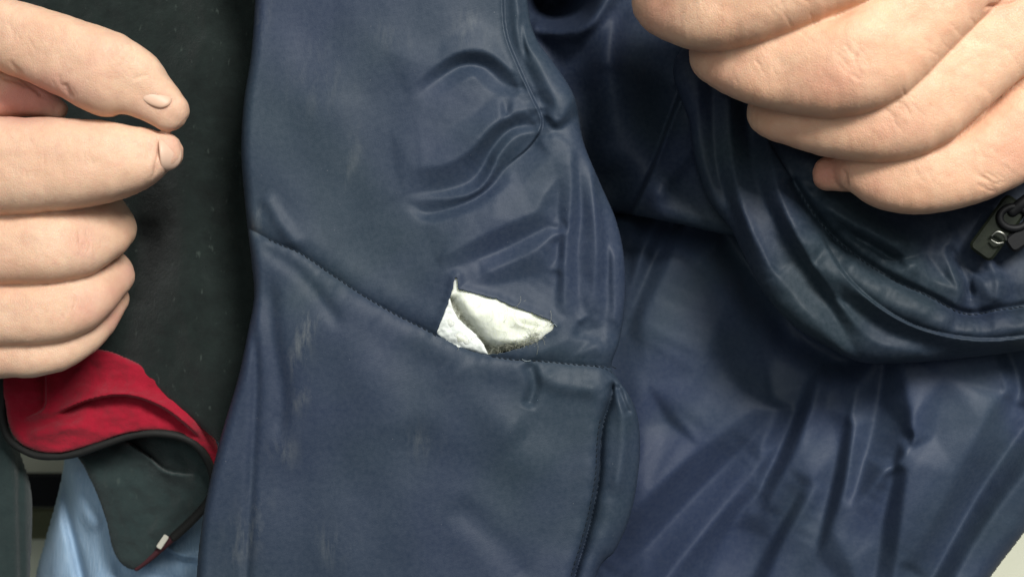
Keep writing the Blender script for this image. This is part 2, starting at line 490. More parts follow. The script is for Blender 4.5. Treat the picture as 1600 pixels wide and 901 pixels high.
def join(geos):
    V = []; F = []; b = 0
    for v, f in geos:
        V.append(v); F += [tuple(i + b for i in q) for q in f]; b += len(v)
    return np.vstack(V), F

def tube(name, pts, mat, parent=None, **kw):
    V, F = tube_geo(pts, **kw); return mesh_obj(name, V, F, mat, parent)

def remeshed(geos, voxel, smooth_it):
    V, F = join(geos)
    me = bpy.data.meshes.new('tmp'); me.from_pydata([tuple(v) for v in V], [], F); me.update()
    o = bpy.data.objects.new('tmp', me); COL.objects.link(o)
    m = o.modifiers.new('r', 'REMESH'); m.mode = 'VOXEL'; m.voxel_size = voxel * S; m.adaptivity = 0
    m2 = o.modifiers.new('s', 'SMOOTH'); m2.factor = 0.5; m2.iterations = smooth_it
    dg = bpy.context.evaluated_depsgraph_get(); ev = o.evaluated_get(dg)
    r = bpy.data.meshes.new_from_object(ev)
    bpy.data.objects.remove(o); bpy.data.meshes.remove(me)
    return r

def make_hand(name, label, geos, mat, wrinkles, spots, seed, knuckles=()):
    me = remeshed(geos, 2.2, 3)
    n = len(me.vertices)
    co = np.empty(n*3); me.vertices.foreach_get('co', co); co = co.reshape(-1, 3)
    no = np.empty(n*3); me.vertices.foreach_get('normal', no); no = no.reshape(-1, 3)
    X, Y, Z = unW(co); front = sst(-0.1, 0.25, no[:, 2])
    disp = 1.6 * fbm(X/60, Y/60 + Z/80, 3, seed) + 0.12 * noise(X/9, Y/9, seed + 5)
    for pts, dep, w in wrinkles:
        disp -= crease(X, Y, pts, dep * (0.6 if dep < 2.2 else 1), w, 'g', a=0.25, b=0.25, jag=3, seed=seed) * front
    rr = random.Random(seed)
    for (kx, ky, kr, ang, nn) in knuckles:
        for _ in range(nn):
            px, py = kx + rr.gauss(0, kr), ky + rr.gauss(0, kr); a = ang + rr.gauss(0, .22); l = rr.uniform(6, 20)
            c_, s_ = math.cos(a) * l, math.sin(a) * l
            disp -= crease(X, Y, [(px - c_, py - s_), (px + rr.uniform(-2, 2), py), (px + c_, py + s_)], rr.uniform(.3, .8), 2.0, 'g', a=0.3, b=0.3) * front
    co += no * (disp * S)[:, None]
    me.vertices.foreach_set('co', co.ravel())
    me.polygons.foreach_set('use_smooth', [True] * len(me.polygons))
    red = np.zeros(n)
    for (sx, sy, rx, ry, a) in spots: red += a * np.exp(-((X-sx)/rx)**2 - ((Y-sy)/ry)**2)
    at = me.attributes.new('redness', 'FLOAT', 'POINT'); at.data.foreach_set('value', np.clip(red, 0, 1).astype(np.float32))
    me.materials.clear(); me.materials.append(mat); me.name = name; me.update()
    o = bpy.data.objects.new(name, me); COL.objects.link(o)
    o['label'] = label; o['category'] = 'hand'
    return o

def nail(parent, c, axis, normal, ln, wd, curve, label=None):
    """curved plate; c = (px,py,z), axis/normal direction vectors in metres space (x right, y up, z to camera)"""
    nu, nv = 15, 15
    u = np.linspace(-1, 1, nu); v = np.linspace(-1, 1, nv)
    U, V_ = np.meshgrid(u, v)
    # round the ends
    Lx = U * (1 - 0.0*V_); su = np.sqrt(np.maximum(1 - 0.45 * V_**2, 0.02))
    a = Vector(axis).normalized(); nn = Vector(normal); nn = (nn - a * nn.dot(a)).normalized(); s = a.cross(nn)
    a, nn, s = map(np.array, (a, nn, s))
    ang = V_ * curve
    rad = wd / math.sin(curve)
    k = (D - c[2]) / D
    P0 = W(c[0], c[1], c[2])
    U2 = U * np.sqrt(1 - 0.5 * V_**2); ang = ang * np.sqrt(1 - 0.42 * U**2)
    loc = (U2 * ln)[..., None] * a + (rad * np.sin(ang))[..., None] * s + (rad * (np.cos(ang) - 1) - 2.2 * U**4 - 1.2 * np.abs(V_)**6)[..., None] * nn
    top = P0 + loc * S * k; bot = top - nn * 4 * S * k
    V = np.vstack([top.reshape(-1, 3), bot.reshape(-1, 3)]); F = []; q = nu * nv
    for i in range(nv-1):
        for j in range(nu-1):
            b = i*nu + j; F.append((b, b+1, b+nu+1, b+nu)); F.append((q+b, q+b+nu, q+b+nu+1, q+b+1))
    rimi = [j for j in range(nu)] + [i*nu + nu-1 for i in range(1, nv)] + [(nv-1)*nu + j for j in range(nu-2, -1, -1)] + [i*nu for i in range(nv-2, 0, -1)]
    for i in range(len(rimi)):
        a1, b1 = rimi[i], rimi[(i+1) % len(rimi)]; F.append((b1, a1, a1+q, b1+q))
    o = mesh_obj('fingernail', V, F, M_nail, parent)
    return o

# ================================================================== SETTING
fl = mesh_obj('floor', W(np.array([-4200, 5800, 5800, -4200]), np.array([4600, 4600, -3700, -3700]), 0 * np.ones(4)) * 1.0 + np.array([0, 0, -0.235]), [(0, 1, 2, 3)], M_floor, smooth=False)
fl['kind'] = 'structure'

# black box with an olive drawer front on the floor, seen between green cloth and jeans
def box_geo(x0, x1, y0, y1, z0, z1, bev=4):
    """bevelled box in layout units"""
    V = []; 
    xs = [x0, x0+bev, x1-bev, x1]
    prof = [(bev, z0), (0, z0 + bev), (0, z1 - bev), (bev, z1)]
    rings = []
    for ins_, z in prof:
        a = [(x0+ins_+bev, y0+ins_), (x1-ins_-bev, y0+ins_), (x1-ins_, y0+ins_+bev), (x1-ins_, y1-ins_-bev), (x1-ins_-bev, y1-ins_), (x0+ins_+bev, y1-ins_), (x0+ins_, y1-ins_-bev), (x0+ins_, y0+ins_+bev)]
        rings.append([(p[0], p[1], z) for p in a])
    V = np.array([p for r in rings for p in r]); n = 8; F = []
    for i in range(3):
        for j in range(n): F.append((i*n+j, (i+1)*n+j, (i+1)*n+(j+1) % n, i*n+(j+1) % n))
    F.append(tuple(range(n))); F.append(tuple(range(3*n, 4*n))[::-1])
    return W(V[:, 0], V[:, 1], V[:, 2]), F
bx = thing('storage_box', 'small black box with olive lower side on the cream floor behind the blue jeans', 'box')
V, F = box_geo(-60, 150, 738, 792, -1500, -1200, 5); mesh_obj('lid', V, F, M_black, bx, smooth=False)
V, F = box_geo(-66, 156, 793, 842, -1510, -1210, 5); mesh_obj('side_panel', V, F, M_olive, bx, smooth=False)

# ================================================================== LIGHT BLUE JEANS
def z_jeans(X, Y):
    z = -340 + 60 * np.sin((X - 60) / 300 * np.pi) + 10 * fbm(X/70, Y/160, 3, 3)
    z += crease(X, Y, [(100, 730), (104, 800), (118, 860), (135, 930)], -22, 8, 'g', a=.15, b=0)
    z += crease(X, Y, [(112, 720), (130, 790), (160, 830)], 14, 14)
    z += crease(X, Y, [(255, 850), (275, 866), (300, 872), (350, 876)], 18, 13, 'step', 10)
    z += crease(X, Y, [(170, 880), (240, 900), (330, 930)], -12, 14)
    return z
je = sheet('jeans', [(105, 640), (200, 620), (420, 600), (460, 800), (470, 1150), (30, 1150), (52, 925), (70, 845), (92, 765), (102, 705)], 3, z_jeans, M_denim, edge=40, drop=60, skirt=(10, 60))
je['label'] = 'light blue denim trouser leg hanging below the dark hem flap, bottom left'; je['category'] = 'jeans'

# ================================================================== DARK GREEN FLEECE TOP
fz = thing('fleece_jacket', 'dark green fleece jacket with turned up red lined hem, behind the left hand', 'jacket')
def z_fleece(X, Y):
    z = -135 + 16 * fbm(X/190, Y/260, 2, 11) + 5 * fbm(X/60, Y/80, 3, 12)
    z += crease(X, Y, [(240, 250), (300, 420), (330, 640)], 16, 45)
    z += crease(X, Y, [(215, 330), (190, 470), (200, 600)], -22, 35)
    z += crease(X, Y, [(160, 560), (240, 640), (350, 690)], -10, 16)
    z += crease(X, Y, [(330, 40), (300, 160), (320, 330)], 12, 40)
    z -= 60 * sst(60, -200, X)
    z -= 70 * np.exp(-((X - 218) / 42)**2 - ((Y - 370) / 100)**2)
    return z
sheet('front_panel', [(-600, -300), (-200, -320), (420, -320), (520, -100), (520, 300), (520, 760), (400, 735), (345, 694), (300, 655), (240, 607), (190, 580), (120, 560), (0, 560), (-500, 560)], 3.0, z_fleece, M_fleece, fz, edge=14, drop=12, skirt=(8, 26))
# left edge strip hanging straight down
def z_strip(X, Y):
    return -205 + 26 * np.cos((X + 10) / 50 * 1.1) + 5 * fbm(X/50, Y/120, 3, 21) + crease(X, Y, [(38, 590), (30, 720), (34, 930)], -9, 5, 'g', a=0, b=0)
sheet('side_panel', [(-400, 540), (60, 540), (20, 640), (30, 700), (48, 760), (50, 830), (44, 960), (40, 1100), (-400, 1100)], 3.0, z_strip, M_under, fz, edge=34, drop=40, skirt=(8, 40))
# red lining side of the hem
def z_red(X, Y):
    z = -150 + 6 * fbm(X/60, Y/40, 3, 31)
    z += crease(X, Y, [(70, 560), (72, 610), (66, 640), (30, 655)], 20, 12, 'step', 10, a=0, b=.3)
    z += crease(X, Y, [(80, 650), (140, 625), (200, 618), (260, 640), (320, 690)], 24, 16, 'step', 20, a=.15)
    z += crease(X, Y, [(40, 680), (90, 672), (150, 665)], 10, 10)
    z += 16 * np.sin(np.clip((X - 10) / 330, 0, 1) * np.pi)
    z -= 30 * sst(290, 340, X)
    return z
red = sheet('hem_lining', [(12, 560), (140, 545), (200, 560), (250, 590), (305, 640), (338, 690), (342, 735), (334, 745), (322, 706), (292, 684), (250, 672), (200, 676), (150, 692), (100, 706), (58, 704), (24, 684), (10, 640)], 2.2, z_red, M_red, fz, edge=10, drop=8, skirt=(5, 14))
red['label'] = 'bright red inner side of the turned up hem'
def z_flap(X, Y):
    z = -215 + 7 * fbm(X/50, Y/60, 3, 41) - 0.05 * (Y - 700)
    z += crease(X, Y, [(195, 686), (235, 715), (262, 736), (310, 742)], -30, 14, 'step', 14, a=.1)
    z += crease(X, Y, [(225, 680), (290, 700), (320, 740)], 12, 14)
    z += crease(X, Y, [(300, 770), (270, 800), (235, 840)], 8, 12)
    z += crease(X, Y, [(200, 740), (200, 800), (215, 860)], 8, 22)
    return z
sheet('hem_flap', [(118, 690), (200, 660), (280, 655), (330, 690), (338, 745), (326, 786), (292, 824), (250, 862), (216, 888), (192, 882), (176, 856), (166, 812), (150, 768), (134, 734)], 2.2, z_flap, M_under, fz, edge=14, drop=12, skirt=(5, 12))
# black binding that runs round the hem
bp = [(8, 560), (6, 610), (4, 650), (16, 686), (50, 708), (84, 712), (118, 708), (155, 696), (200, 681), (240, 676), (280, 681), (308, 696), (326, 722), (334, 752), (326, 782), (300, 812), (272, 838)]
bz = [-160, -160, -160, -160, -158, -155, -152, -150, -150, -150, -155, -165, -178, -192, -205, -212, -220]
tube('binding', [(x, y, z, 6.5, 8) for (x, y), z in zip(bp, bz)], M_bind, fz, nseg=8, ring=12)
tube('binding', [(272, 838, -222, 6, 7), (250, 858, -224, 5, 6), (232, 874, -226, 4.5, 6), (214, 888, -230, 3.5, 5)], simple('red_edge', (0.05, 0.010, 0.014), 0.8), fz, nseg=8, ring=12)
def small_plate(name, px, py, z, rot, w, h, t, mat, parent, bev=1.5):
    c, s_ = math.cos(rot), math.sin(rot); co = []
    rr = max(bev * 2.5, min(w, h) * 0.16)
    for zz, ins_ in ((0, bev), (bev, 0), (t - bev, 0), (t, bev)):
        for qx, qy, a0 in ((1, 1, 0), (-1, 1, 90), (-1, -1, 180), (1, -1, 270)):
            for k in range(4):
                a = math.radians(a0 + 30 * k)
                u = qx * (w/2 - rr) + (rr - ins_) * math.cos(a); v = qy * (h/2 - rr) + (rr - ins_) * math.sin(a)
                co.append((px + u*c - v*s_, py + u*s_ + v*c, z + zz))
    co = np.array(co); n = 16; F = []
    for i in range(3):
        for j in range(n): F.append((i*n+(j+1) % n, i*n+j, (i+1)*n+j, (i+1)*n+(j+1) % n))
    F.append(tuple(range(n))); F.append(tuple(range(3*n, 4*n))[::-1])
    return mesh_obj(name, W(co[:, 0], co[:, 1], co[:, 2]), F, mat, parent, smooth=False)
tg = small_plate('hem_tag', 254, 846, -212, R(34), 9, 24, 3, M_tag, fz, bev=1)
tg['label'] = 'tiny off-white tag on the hem edge'

# ================================================================== NAVY PADDED JACKET
jk = thing('padded_jacket', 'navy blue padded nylon jacket with a torn sleeve showing white wadding', 'jacket')

# ---- jacket body, lower right
F_BODY = crumple([
    [(1398,545,8),(1416,610,14),(1424,690,17),(1375,748,6)], [(1386,550,-12),(1366,655,-15),(1338,760,-7)], [(1340,600,5),(1328,655,6)],
    [(1332,680,8),(1320,760,9),(1292,842,4)], [(1316,682,-7),(1298,762,-11),(1282,832,-5)], [(1290,640,3),(1270,750,5)], [(1330,880,4)],
    [(1420,715,14),(1410,800,15),(1398,905,12),(1380,1000,8)], [(1402,702,-2),(1384,790,-8),(1366,905,-8),(1350,1000,-6)],
    [(1640,690,18),(1550,805,18),(1490,905,18),(1440,1000,14)], [(1640,630,-6),(1596,674,-8),(1528,772,-10),(1455,905,-10),(1410,980,-8)],
    [(1548,640,12),(1495,740,14),(1436,860,10)], [(1478,590,10)], [(1460,680,6)],
    [(1572,545,-8),(1592,606,-9),(1572,652,-4)], [(1556,560,5),(1574,612,6)], [(1606,550,7),(1614,616,6)],
    [(1276,600,12),(1252,680,15),(1210,768,9)], [(1252,622,-5),(1224,690,-11),(1184,770,-6)], [(1215,640,6),(1190,700,5)],
    [(1180,640,12),(1095,700,13),(1020,765,13),(930,850,10)], [(1150,710,-8),(1125,735,-11),(1056,805,-14),(970,900,-14),(930,960,-8)],
    [(1180,735,6),(1110,820,10),(1040,905,10),(1000,980,8)], [(1165,790,-6),(1120,860,-8),(1085,940,-8)],
    [(1262,780,9),(1222,850,10),(1190,930,9)], [(1236,790,-6),(1196,860,-9),(1160,930,-8)],
    [(1075,345,9),(1040,420,9),(1004,500,5)], [(1052,348,-6),(1014,420,-8),(986,500,-3)], [(1024,345,6),(1002,400,6),(980,470,3)], [(1004,345,-5),(984,400,-5)],
    [(1150,440,10),(1100,560,15),(1060,630,12)], [(1195,560,0)], [(1010,600,2)], [(1300,590,2)]],
    (840, 250, 1760, 1160), 3.4, 2.0, ext=34)
def z_body(X, Y):
    z = -190 + 14 * fbm(X/260, Y/260, 2, 51)
    z += 120 * sst(1200, 1460, X + 0.25 * (Y - 560)) - 20 * sst(700, 900, Y)
    u2 = X * 0.55 - Y * 0.83; v2 = X * 0.83 + Y * 0.55
    m = sst(480, 760, Y)
    z += m * 9 * fbm(v2 / 95, u2 / 420, 2, 52) + m * 1.6 * fbm(v2 / 34, u2 / 260, 2, 53)
    z += 1.2 * fbm(X/70, Y/70, 2, 54)
    g = lambda p, d, w, k='g', **kw: crease(X, Y, p, d, w, k, **kw)
    z += F_BODY(X, Y)
    d, _, _, _, _ = polydist(X, Y, np.array([(930, 322), (1010, 338), (1130, 366), (1170, 430), (1240, 520), (1320, 565)], float))
    z -= 50 * np.exp(-(d / 30)**2)
    # where it tucks in behind the ripped sleeve
    z -= 26 * sst(1010, 945, X)
    return z
sheet('body_panel', [(880, 250), (1250, 280), (1800, 420), (1760, 620), (1640, 770), (1600, 832), (1545, 905), (1440, 1060), (1300, 1160), (820, 1160), (850, 700)], 2.4, z_body, M_body, jk, edge=26, drop=30, skirt=(20, 50))

# ---- upper chest part between the sleeves
def z_chest(X, Y):
    z = -125 + 12 * fbm(X/190, Y/190, 2, 61) + 1.2 * fbm(X/60, Y/60, 2, 62)
    g = lambda p, d, w, k='g', **kw: crease(X, Y, p, d, w, k, **kw)
    z -= 150 * np.exp(-((X - 872) / 46)**2 - ((Y - 2) / 34)**2)
    z += g([(825, 34), (850, 46), (885, 50), (925, 30), (960, -20)], 34, 15, 'g', a=.1, b=0)
    z += g([(935, -20), (925, 30), (890, 70)], 12, 13)
    z += g([(975, -10), (955, 60), (950, 120)], 9, 18)
    z += g([(1090, 80), (1050, 180), (1020, 260), (985, 335)], 34, 26, 'step', w2=26, soft=5, a=.15, b=0)
    z += g([(1110, 140), (1085, 220), (1040, 280), (1010, 330)], 16, 16)
    z += g([(880, 80), (910, 180), (955, 290)], 14, 26)
    z += g([(1000, 30), (990, 150), (960, 280)], 16, 40)
    z += 55 * sst(180, 330, Y) * sst(960, 1040, X)
    d, _, _, _, _ = polydist(X, Y, np.array([(815, -160), (840, 60), (900, 152), (940, 286), (975, 400)], float))
    z -= 70 * np.exp(-(d / 46)**2)
    z -= 60 * np.exp(-((X - 1040) / 60)**2 - ((Y - 130) / 90)**2)
    z += 34 * np.exp(-((X - 950) / 30)**2 - ((Y - 110) / 120)**2)
    return z
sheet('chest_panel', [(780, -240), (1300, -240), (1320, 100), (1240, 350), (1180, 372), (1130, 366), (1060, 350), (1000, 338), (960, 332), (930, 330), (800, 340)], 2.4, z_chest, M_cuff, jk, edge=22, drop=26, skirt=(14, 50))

# ---- cuffed sleeve round the right hand
cuff_line = [(1240, 285), (1266, 326), (1304, 372), (1352, 410), (1402, 440), (1450, 462), (1508, 490), (1560, 484), (1640, 470), (1760, 430)]
F_CUFF = crumple([
    [(1160,150,-10),(1168,200,-13),(1182,280,-14),(1228,380,-12),(1296,480,-9),(1345,562,-3)],
    [(1196,200,10),(1220,310,14),(1264,400,13),(1318,480,12),(1360,530,7),(1430,550,4)],
    [(1140,170,12),(1150,290,15),(1190,392,13),(1248,470,11),(1312,542,5)], [(1172,330,4),(1215,425,3)],
    [(1112,120,-8),(1118,250,-14),(1148,345,-12),(1175,430,-6)], [(1092,130,6),(1092,220,8),(1118,318,5)],
    [(1218,240,-6),(1244,290,-9),(1270,345,-12),(1310,405,-8)], [(1290,420,8),(1350,465,9),(1420,500,10),(1500,520,8),(1600,512,8)],
    [(1330,480,-5),(1400,524,-7),(1480,545,-5)],
    [(1290,325,9),(1334,352,12)], [(1312,350,-6),(1345,372,-8),(1372,385,-6)], [(1362,362,12),(1400,388,15)], [(1386,408,-6),(1420,404,-8)],
    [(1428,412,12),(1452,436,9)], [(1446,396,-6),(1474,430,-8)], [(1480,400,10),(1496,452,12)], [(1512,420,-7),(1520,470,-8)], [(1536,440,9),(1548,466,10)], [(1575,430,-6),(1590,464,-6)],
    [(1390,340,-4),(1460,360,-4),(1500,340,-2)]],
    (1060, 60, 1720, 600), 2.4, 1.0, ext=20)
def z_sleeve(X, Y):
    z = 36 - 14 * sst(1350, 1600, X) + 5 * fbm(X/110, Y/110, 2, 71) + 1.0 * fbm(X/34, Y/34, 2, 72)
    g = lambda p, d, w, k='g', **kw: crease(X, Y, p, d, w, k, **kw)
    d, sd, t, _, _ = polydist(X, Y, cat(cuff_line, 6))
    s = d * sd
    z += 26 * np.exp(-((s - 32) / 34)**2) + 15 * np.exp(-((s + 36) / 28)**2) - 16 * np.exp(-(s / 7)**2)
    # gathers crossing the stitched line
    gath = noise(t * 21 + 0.004 * s, s / 90, 75) 
    z += 9 * gath * np.exp(-(s / 40)**2)
    z += F_CUFF(X, Y)
    z -= 75 * np.exp(-((X - 1185) / 62)**2 - ((Y - 190) / 90)**2)
    z += g([(1272, 350), (1330, 440), (1420, 505), (1530, 530), (1640, 520)], -10, 9, 'step', w2=14)
    z += g([(1270, 310), (1330, 345), (1390, 372), (1460, 385)], 15, 18)
    z += g([(1320, 360), (1370, 388), (1420, 420)], -11, 7)
    z += g([(1480, 380), (1500, 420), (1520, 470)], -12, 8)
    z += g([(1540, 400), (1560, 440), (1556, 478)], 9, 10)
    z -= 50 * sst(1180, 1080, X)
    return z
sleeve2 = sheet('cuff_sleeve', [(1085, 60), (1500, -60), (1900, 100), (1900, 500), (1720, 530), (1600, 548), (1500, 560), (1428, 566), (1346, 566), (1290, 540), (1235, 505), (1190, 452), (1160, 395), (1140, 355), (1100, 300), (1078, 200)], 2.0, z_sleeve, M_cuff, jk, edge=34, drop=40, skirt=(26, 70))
sleeve2['label'] = 'gathered cuff of the other sleeve under the right hand'

# ---- the ripped sleeve
Lft = [(398, -160), (399, -20), (393, 80), (381, 160), (377, 240), (384, 330), (393, 410), (397, 462), (388, 515), (372, 590), (350, 664), (330, 742), (315, 822), (307, 905), (300, 1080)]
Rgt = [(905, 1080), (930, 905), (962, 858), (986, 800), (999, 722), (998, 660), (986, 622), (966, 592), (956, 570), (968, 532), (977, 470), (975, 400), (962, 342), (938, 286), (912, 222), (898, 152), (868, 102), (838, 60), (824, 0), (815, -160)]
hole_raw = [(711, 434), (714, 431), (716, 452), (740, 458), (775, 467), (800, 478), (830, 489), (858, 500), (866, 507), (864, 514), (852, 523), (838, 534), (812, 544), (785, 551), (764, 554), (740, 549), (712, 538), (692, 528), (682, 520), (690, 500), (700, 474), (708, 452), (709, 444)]
hole = []
for i in range(len(hole_raw)):
    a, b = np.array(hole_raw[i], float), np.array(hole_raw[(i+1) % len(hole_raw)], float)
    n = max(2, int(np.hypot(*(b - a)) / 4))
    for k in range(n):
        p = a + (b - a) * k / n
        j = 0.9 if p[1] < 525 else 1.6
        hole.append(p + rng.normal(0, j * 0.35, 2))
hole = np.array(hole)
seam = [(380, 352), (424, 376), (470, 396), (520, 430), (570, 463), (620, 492), (660, 512), (690, 528), (740, 549), (790, 560), (850, 564), (900, 569), (962, 574)]
slit = [(958, 590), (955, 622), (944, 656), (939, 690), (936, 745), (926, 800), (913, 850), (897, 905), (880, 1000)]
SEAM = cat(seam, 6); SLIT = cat(slit, 6)
F_MAIN = crumple([
    [(648,130,3),(690,96,8),(724,80,10),(762,82,9),(795,106,6),(815,122,2)],
    [(653,148,0),(693,118,-7),(724,103,-11),(758,107,-11),(786,131,-8),(808,138,-3)],
    [(667,160,0),(706,139,1),(738,118,4),(758,138,1),(791,152,3),(818,146,3)],
    [(746,172,0)], [(700,200,1)], [(792,176,1)], [(600,80,3)], [(610,200,1)], [(740,30,2)], [(690,60,4)],
    [(638,262,4),(690,258,9),(735,234,11),(765,200,12),(800,178,10),(834,170,6)],
    [(652,302,-2),(700,296,-7),(735,284,-11),(754,262,-12),(768,234,-11),(798,202,-9),(836,196,-5)],
    [(662,311,0),(705,309,1),(736,303,3),(757,288,5),(773,260,6),(779,243,6),(804,214,5),(836,206,1)],
    [(647,322,-2),(667,334,-7),(706,326,-9),(742,310,-10),(769,289,-10),(789,262,-10),(822,236,-9),(841,216,-6)],
    [(640,335,1),(668,347,3),(710,339,3),(748,322,2),(778,300,2)],
    [(773,340,8)], [(700,372,4)], [(630,300,1)], [(600,400,0)], [(560,330,0)], [(660,430,0)],
    [(700,396,5),(770,360,8),(835,332,7)], [(716,416,-3),(785,390,-6),(850,358,-6)],
    [(770,422,5),(830,394,7),(866,368,4)], [(745,446,-1),(800,440,-4),(850,425,-2)],
    [(770,-60,1),(774,0,1),(778,58,2),(798,107,3),(816,152,3),(834,190,1)],
    [(790,-60,-3),(794,0,-3),(800,58,-3),(822,105,-3),(842,152,-3),(856,192,-3)],
    [(806,-60,5),(809,0,5),(817,50,6),(838,92,7),(860,140,8),(870,176,7)],
    [(812,-60,-2),(814,0,-3),(824,50,-2)], [(862,184,8),(874,188,9),(897,152,8)], [(866,206,-5),(888,192,-5),(908,174,-4)],
    [(862,245,0)], [(818,290,0)], [(850,305,5)],
    [(893,250,4),(893,311,7),(884,386,7),(882,470,4)], [(903,260,-3),(908,330,-6),(902,400,-5),(905,470,-5)],
    [(925,240,5),(928,320,7),(932,400,8),(925,470,4)], [(936,290,-4),(947,360,-5),(950,430,-6),(946,500,-4)],
    [(958,400,3),(960,500,3)], [(872,300,-3),(872,380,-6),(868,470,-4)], [(915,520,-5),(930,540,5),(945,520,-3)], [(888,530,5),(905,500,5)]],
    (520, -100, 1010, 560), 2.5, 1.45, ext=22)
def z_main(X, Y):
    g = lambda p, d, w, k='g', **kw: crease(X, Y, p, d, w, k, **kw)
    z = 0 + 14 * np.sin(np.clip((X - 330) / 640, 0, 1) * np.pi)
    z += 9 * fbm(X/170, Y/230, 2, 81) + 0.35 * fbm(X/48, Y/48, 2, 82)
    # stitched seam pulled in, puckered
    d, sd, t, _, _ = polydist(X, Y, SEAM); s = d * sd
    z += -7 * np.exp(-(np.abs(s) / 7)) + 2.5 * np.exp(-((np.abs(s) - 22) / 20)**2)
    puck = noise(t * 34, s / 120, 83)
    z += 2.4 * puck * np.exp(-(s / 30)**2) + 2.5 * noise(t * 15, s / 200, 84) * np.exp(-(s / 70)**2)
    z += F_MAIN(X, Y)
    wx = X + 14 * noise(X/50, Y/50, 120); wy = Y + 14 * noise(X/50, Y/50, 121)
    z += 0.8 * fbm(wx/58, wy/44, 2, 122) * np.exp(-(s / 45)**2)
    z += g([(786, -160), (786, -20), (790, 50), (810, 104), (831, 150), (846, 184), (843, 206), (824, 232), (795, 256), (778, 276)], -9, 12, 'step', w2=7, a=0, b=.25, soft=1.6)
    z += g([(812, 20), (818, 70), (826, 100)], -6, 5, a=.3, b=.3)
    z += 3 * fbm(X/30, Y/60, 2, 88) * np.exp(-((X-925)/42)**2 - ((Y-480)/70)**2)
    # below the seam
    z += g([(700, 560), (760, 640), (820, 690)], 9, 34)
    z += g([(822, 562), (835, 600), (822, 640)], -11, 10)
    z += g([(850, 575), (870, 600), (940, 610)], 6, 14)
    z += g([(420, 420), (425, 520), (440, 620), (430, 700)], -8, 14)
    z += g([(395, 480), (400, 600), (392, 760), (385, 900)], -6, 8, b=0)
    z += g([(470, 450), (560, 560), (640, 700)], 6, 50)
    z += g([(410, 300), (440, 350), (470, 392)], 6, 12)
    z += g([(395, 380), (470, 430), (540, 520)], -5, 12)
    z += g([(700, 780), (780, 850), (830, 920)], -6, 22)
    z += g([(640, 620), (760, 700), (900, 720)], 5, 40)
    # slit of the side seam
    d, sd, t, _, _ = polydist(X, Y, SLIT); s = d * sd      # right of travel (down) is the left in layout
    f = sst(0.0, 0.05, t)
    z += f * (-26 * np.exp(-(np.abs(s) / 4.5)) + 8 * np.exp(-((-s - 24) / 20)**2) * (s < 0) + 5 * np.exp(-((s - 20) / 24)**2) * (s > 0))
    z += 3.0 * noise(t * 16, 0 * t, 86) * np.exp(-(s / 22)**2) * f
    z += g([(960, 600), (972, 640), (974, 700), (960, 780)], 6, 10)
    z += g([(965, 598), (975, 630), (985, 650)], -9, 5)
    # edges of the tear lift a little, the cloth above it is taut
    d, _, _, _, _ = polydist(X, Y, np.vstack([hole, hole[:1]]))
    z += 5 * np.exp(-(d / 9)**2) * sst(545, 500, Y)
    z += 6 * np.exp(-(d / 40)**2)
    return z
spots_d = [(476, 525, 16, 55, 1.0), (400, 350, 12, 25, .8), (440, 705, 22, 26, .6), (545, 250, 14, 50, .5), (740, 45, 30, 30, .5), (610, 60, 30, 20, .4),
           (385, 830, 26, 60, .6), (520, 850, 30, 30, .5), (660, 690, 30, 30, .35), (395, 60, 16, 60, .5), (500, 120, 50, 60, .3), (470, 620, 12, 30, .7), (905, 60, 20, 20, .3)]
def dust(X, Y):
    v = 0
    for x, y, rx, ry, a in spots_d:
        r = 0.35; dx = (X - x); dy = (Y - y); u = dx * math.cos(r) + dy * math.sin(r); w_ = -dx * math.sin(r) + dy * math.cos(r)
        v = v + a * np.exp(-(u/rx)**2 - (w_/ry)**2)
    return np.clip(v, 0, 1)
def edge_main(X, Y):
    return np.where(X < 650, 16, 34)
main = sheet('torn_sleeve', Lft + Rgt, 1.6, z_main, M_shell, jk, drop=26, edgef=edge_main, hole=hole, skirt=(18, 46), attrs={'dust': dust})
main['label'] = 'ripped sleeve with a triangular tear above the seam'

# ---- wadding and lining inside the tear
def z_wad(X, Y):
    z = 4 + 23 * np.exp(-((X - 772) / 60)**2 - ((Y - 500) / 36)**2)
    d, _, _, _, _ = polydist(X, Y, np.vstack([hole, hole[:1]])); d = np.where(inside(X, Y, hole), d, -d)
    z = z * sst(-4, 14, d) + z_main(X, Y) - 6 - 9 * (1 - sst(-16, -2, d)) - 1 * sst(0, 14, d)
    z += 5 * np.exp(-((X - 730) / 22)**2 - ((Y - 480) / 22)**2)
    z += crease(X, Y, [(700, 462), (716, 490), (740, 520), (768, 552)], -18, 12, 'g', a=.1, b=.1)
    z += crease(X, Y, [(800, 478), (812, 505), (850, 512)], -7, 6, 'step', w2=10)
    z += 4.0 * fbm(X/34, Y/24, 1, 91) + 0.35 * fbm(X/6, Y/6, 2, 92)
    z -= 16 * sst(528, 552, Y) * sst(745, 775, X)
    return z
def shade_grime(X, Y):  # shade of the wadding's valley put into the colour, plus dull tip and edge
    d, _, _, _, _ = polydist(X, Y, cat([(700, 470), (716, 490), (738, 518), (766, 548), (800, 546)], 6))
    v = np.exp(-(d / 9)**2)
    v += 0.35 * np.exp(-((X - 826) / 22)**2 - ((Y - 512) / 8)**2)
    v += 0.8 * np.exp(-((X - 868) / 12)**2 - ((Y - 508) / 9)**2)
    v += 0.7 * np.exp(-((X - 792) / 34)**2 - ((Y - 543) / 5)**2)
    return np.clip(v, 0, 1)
wad = sheet('wadding', [(690, 415), (760, 430), (850, 470), (890, 500), (880, 530), (862, 528), (842, 538), (815, 546), (790, 549), (768, 556), (720, 560), (668, 540), (670, 500), (690, 450)], 1.3, z_wad, M_wad, jk, edge=8, drop=6, skirt=(4, 16), attrs={'shade_grime': shade_grime})
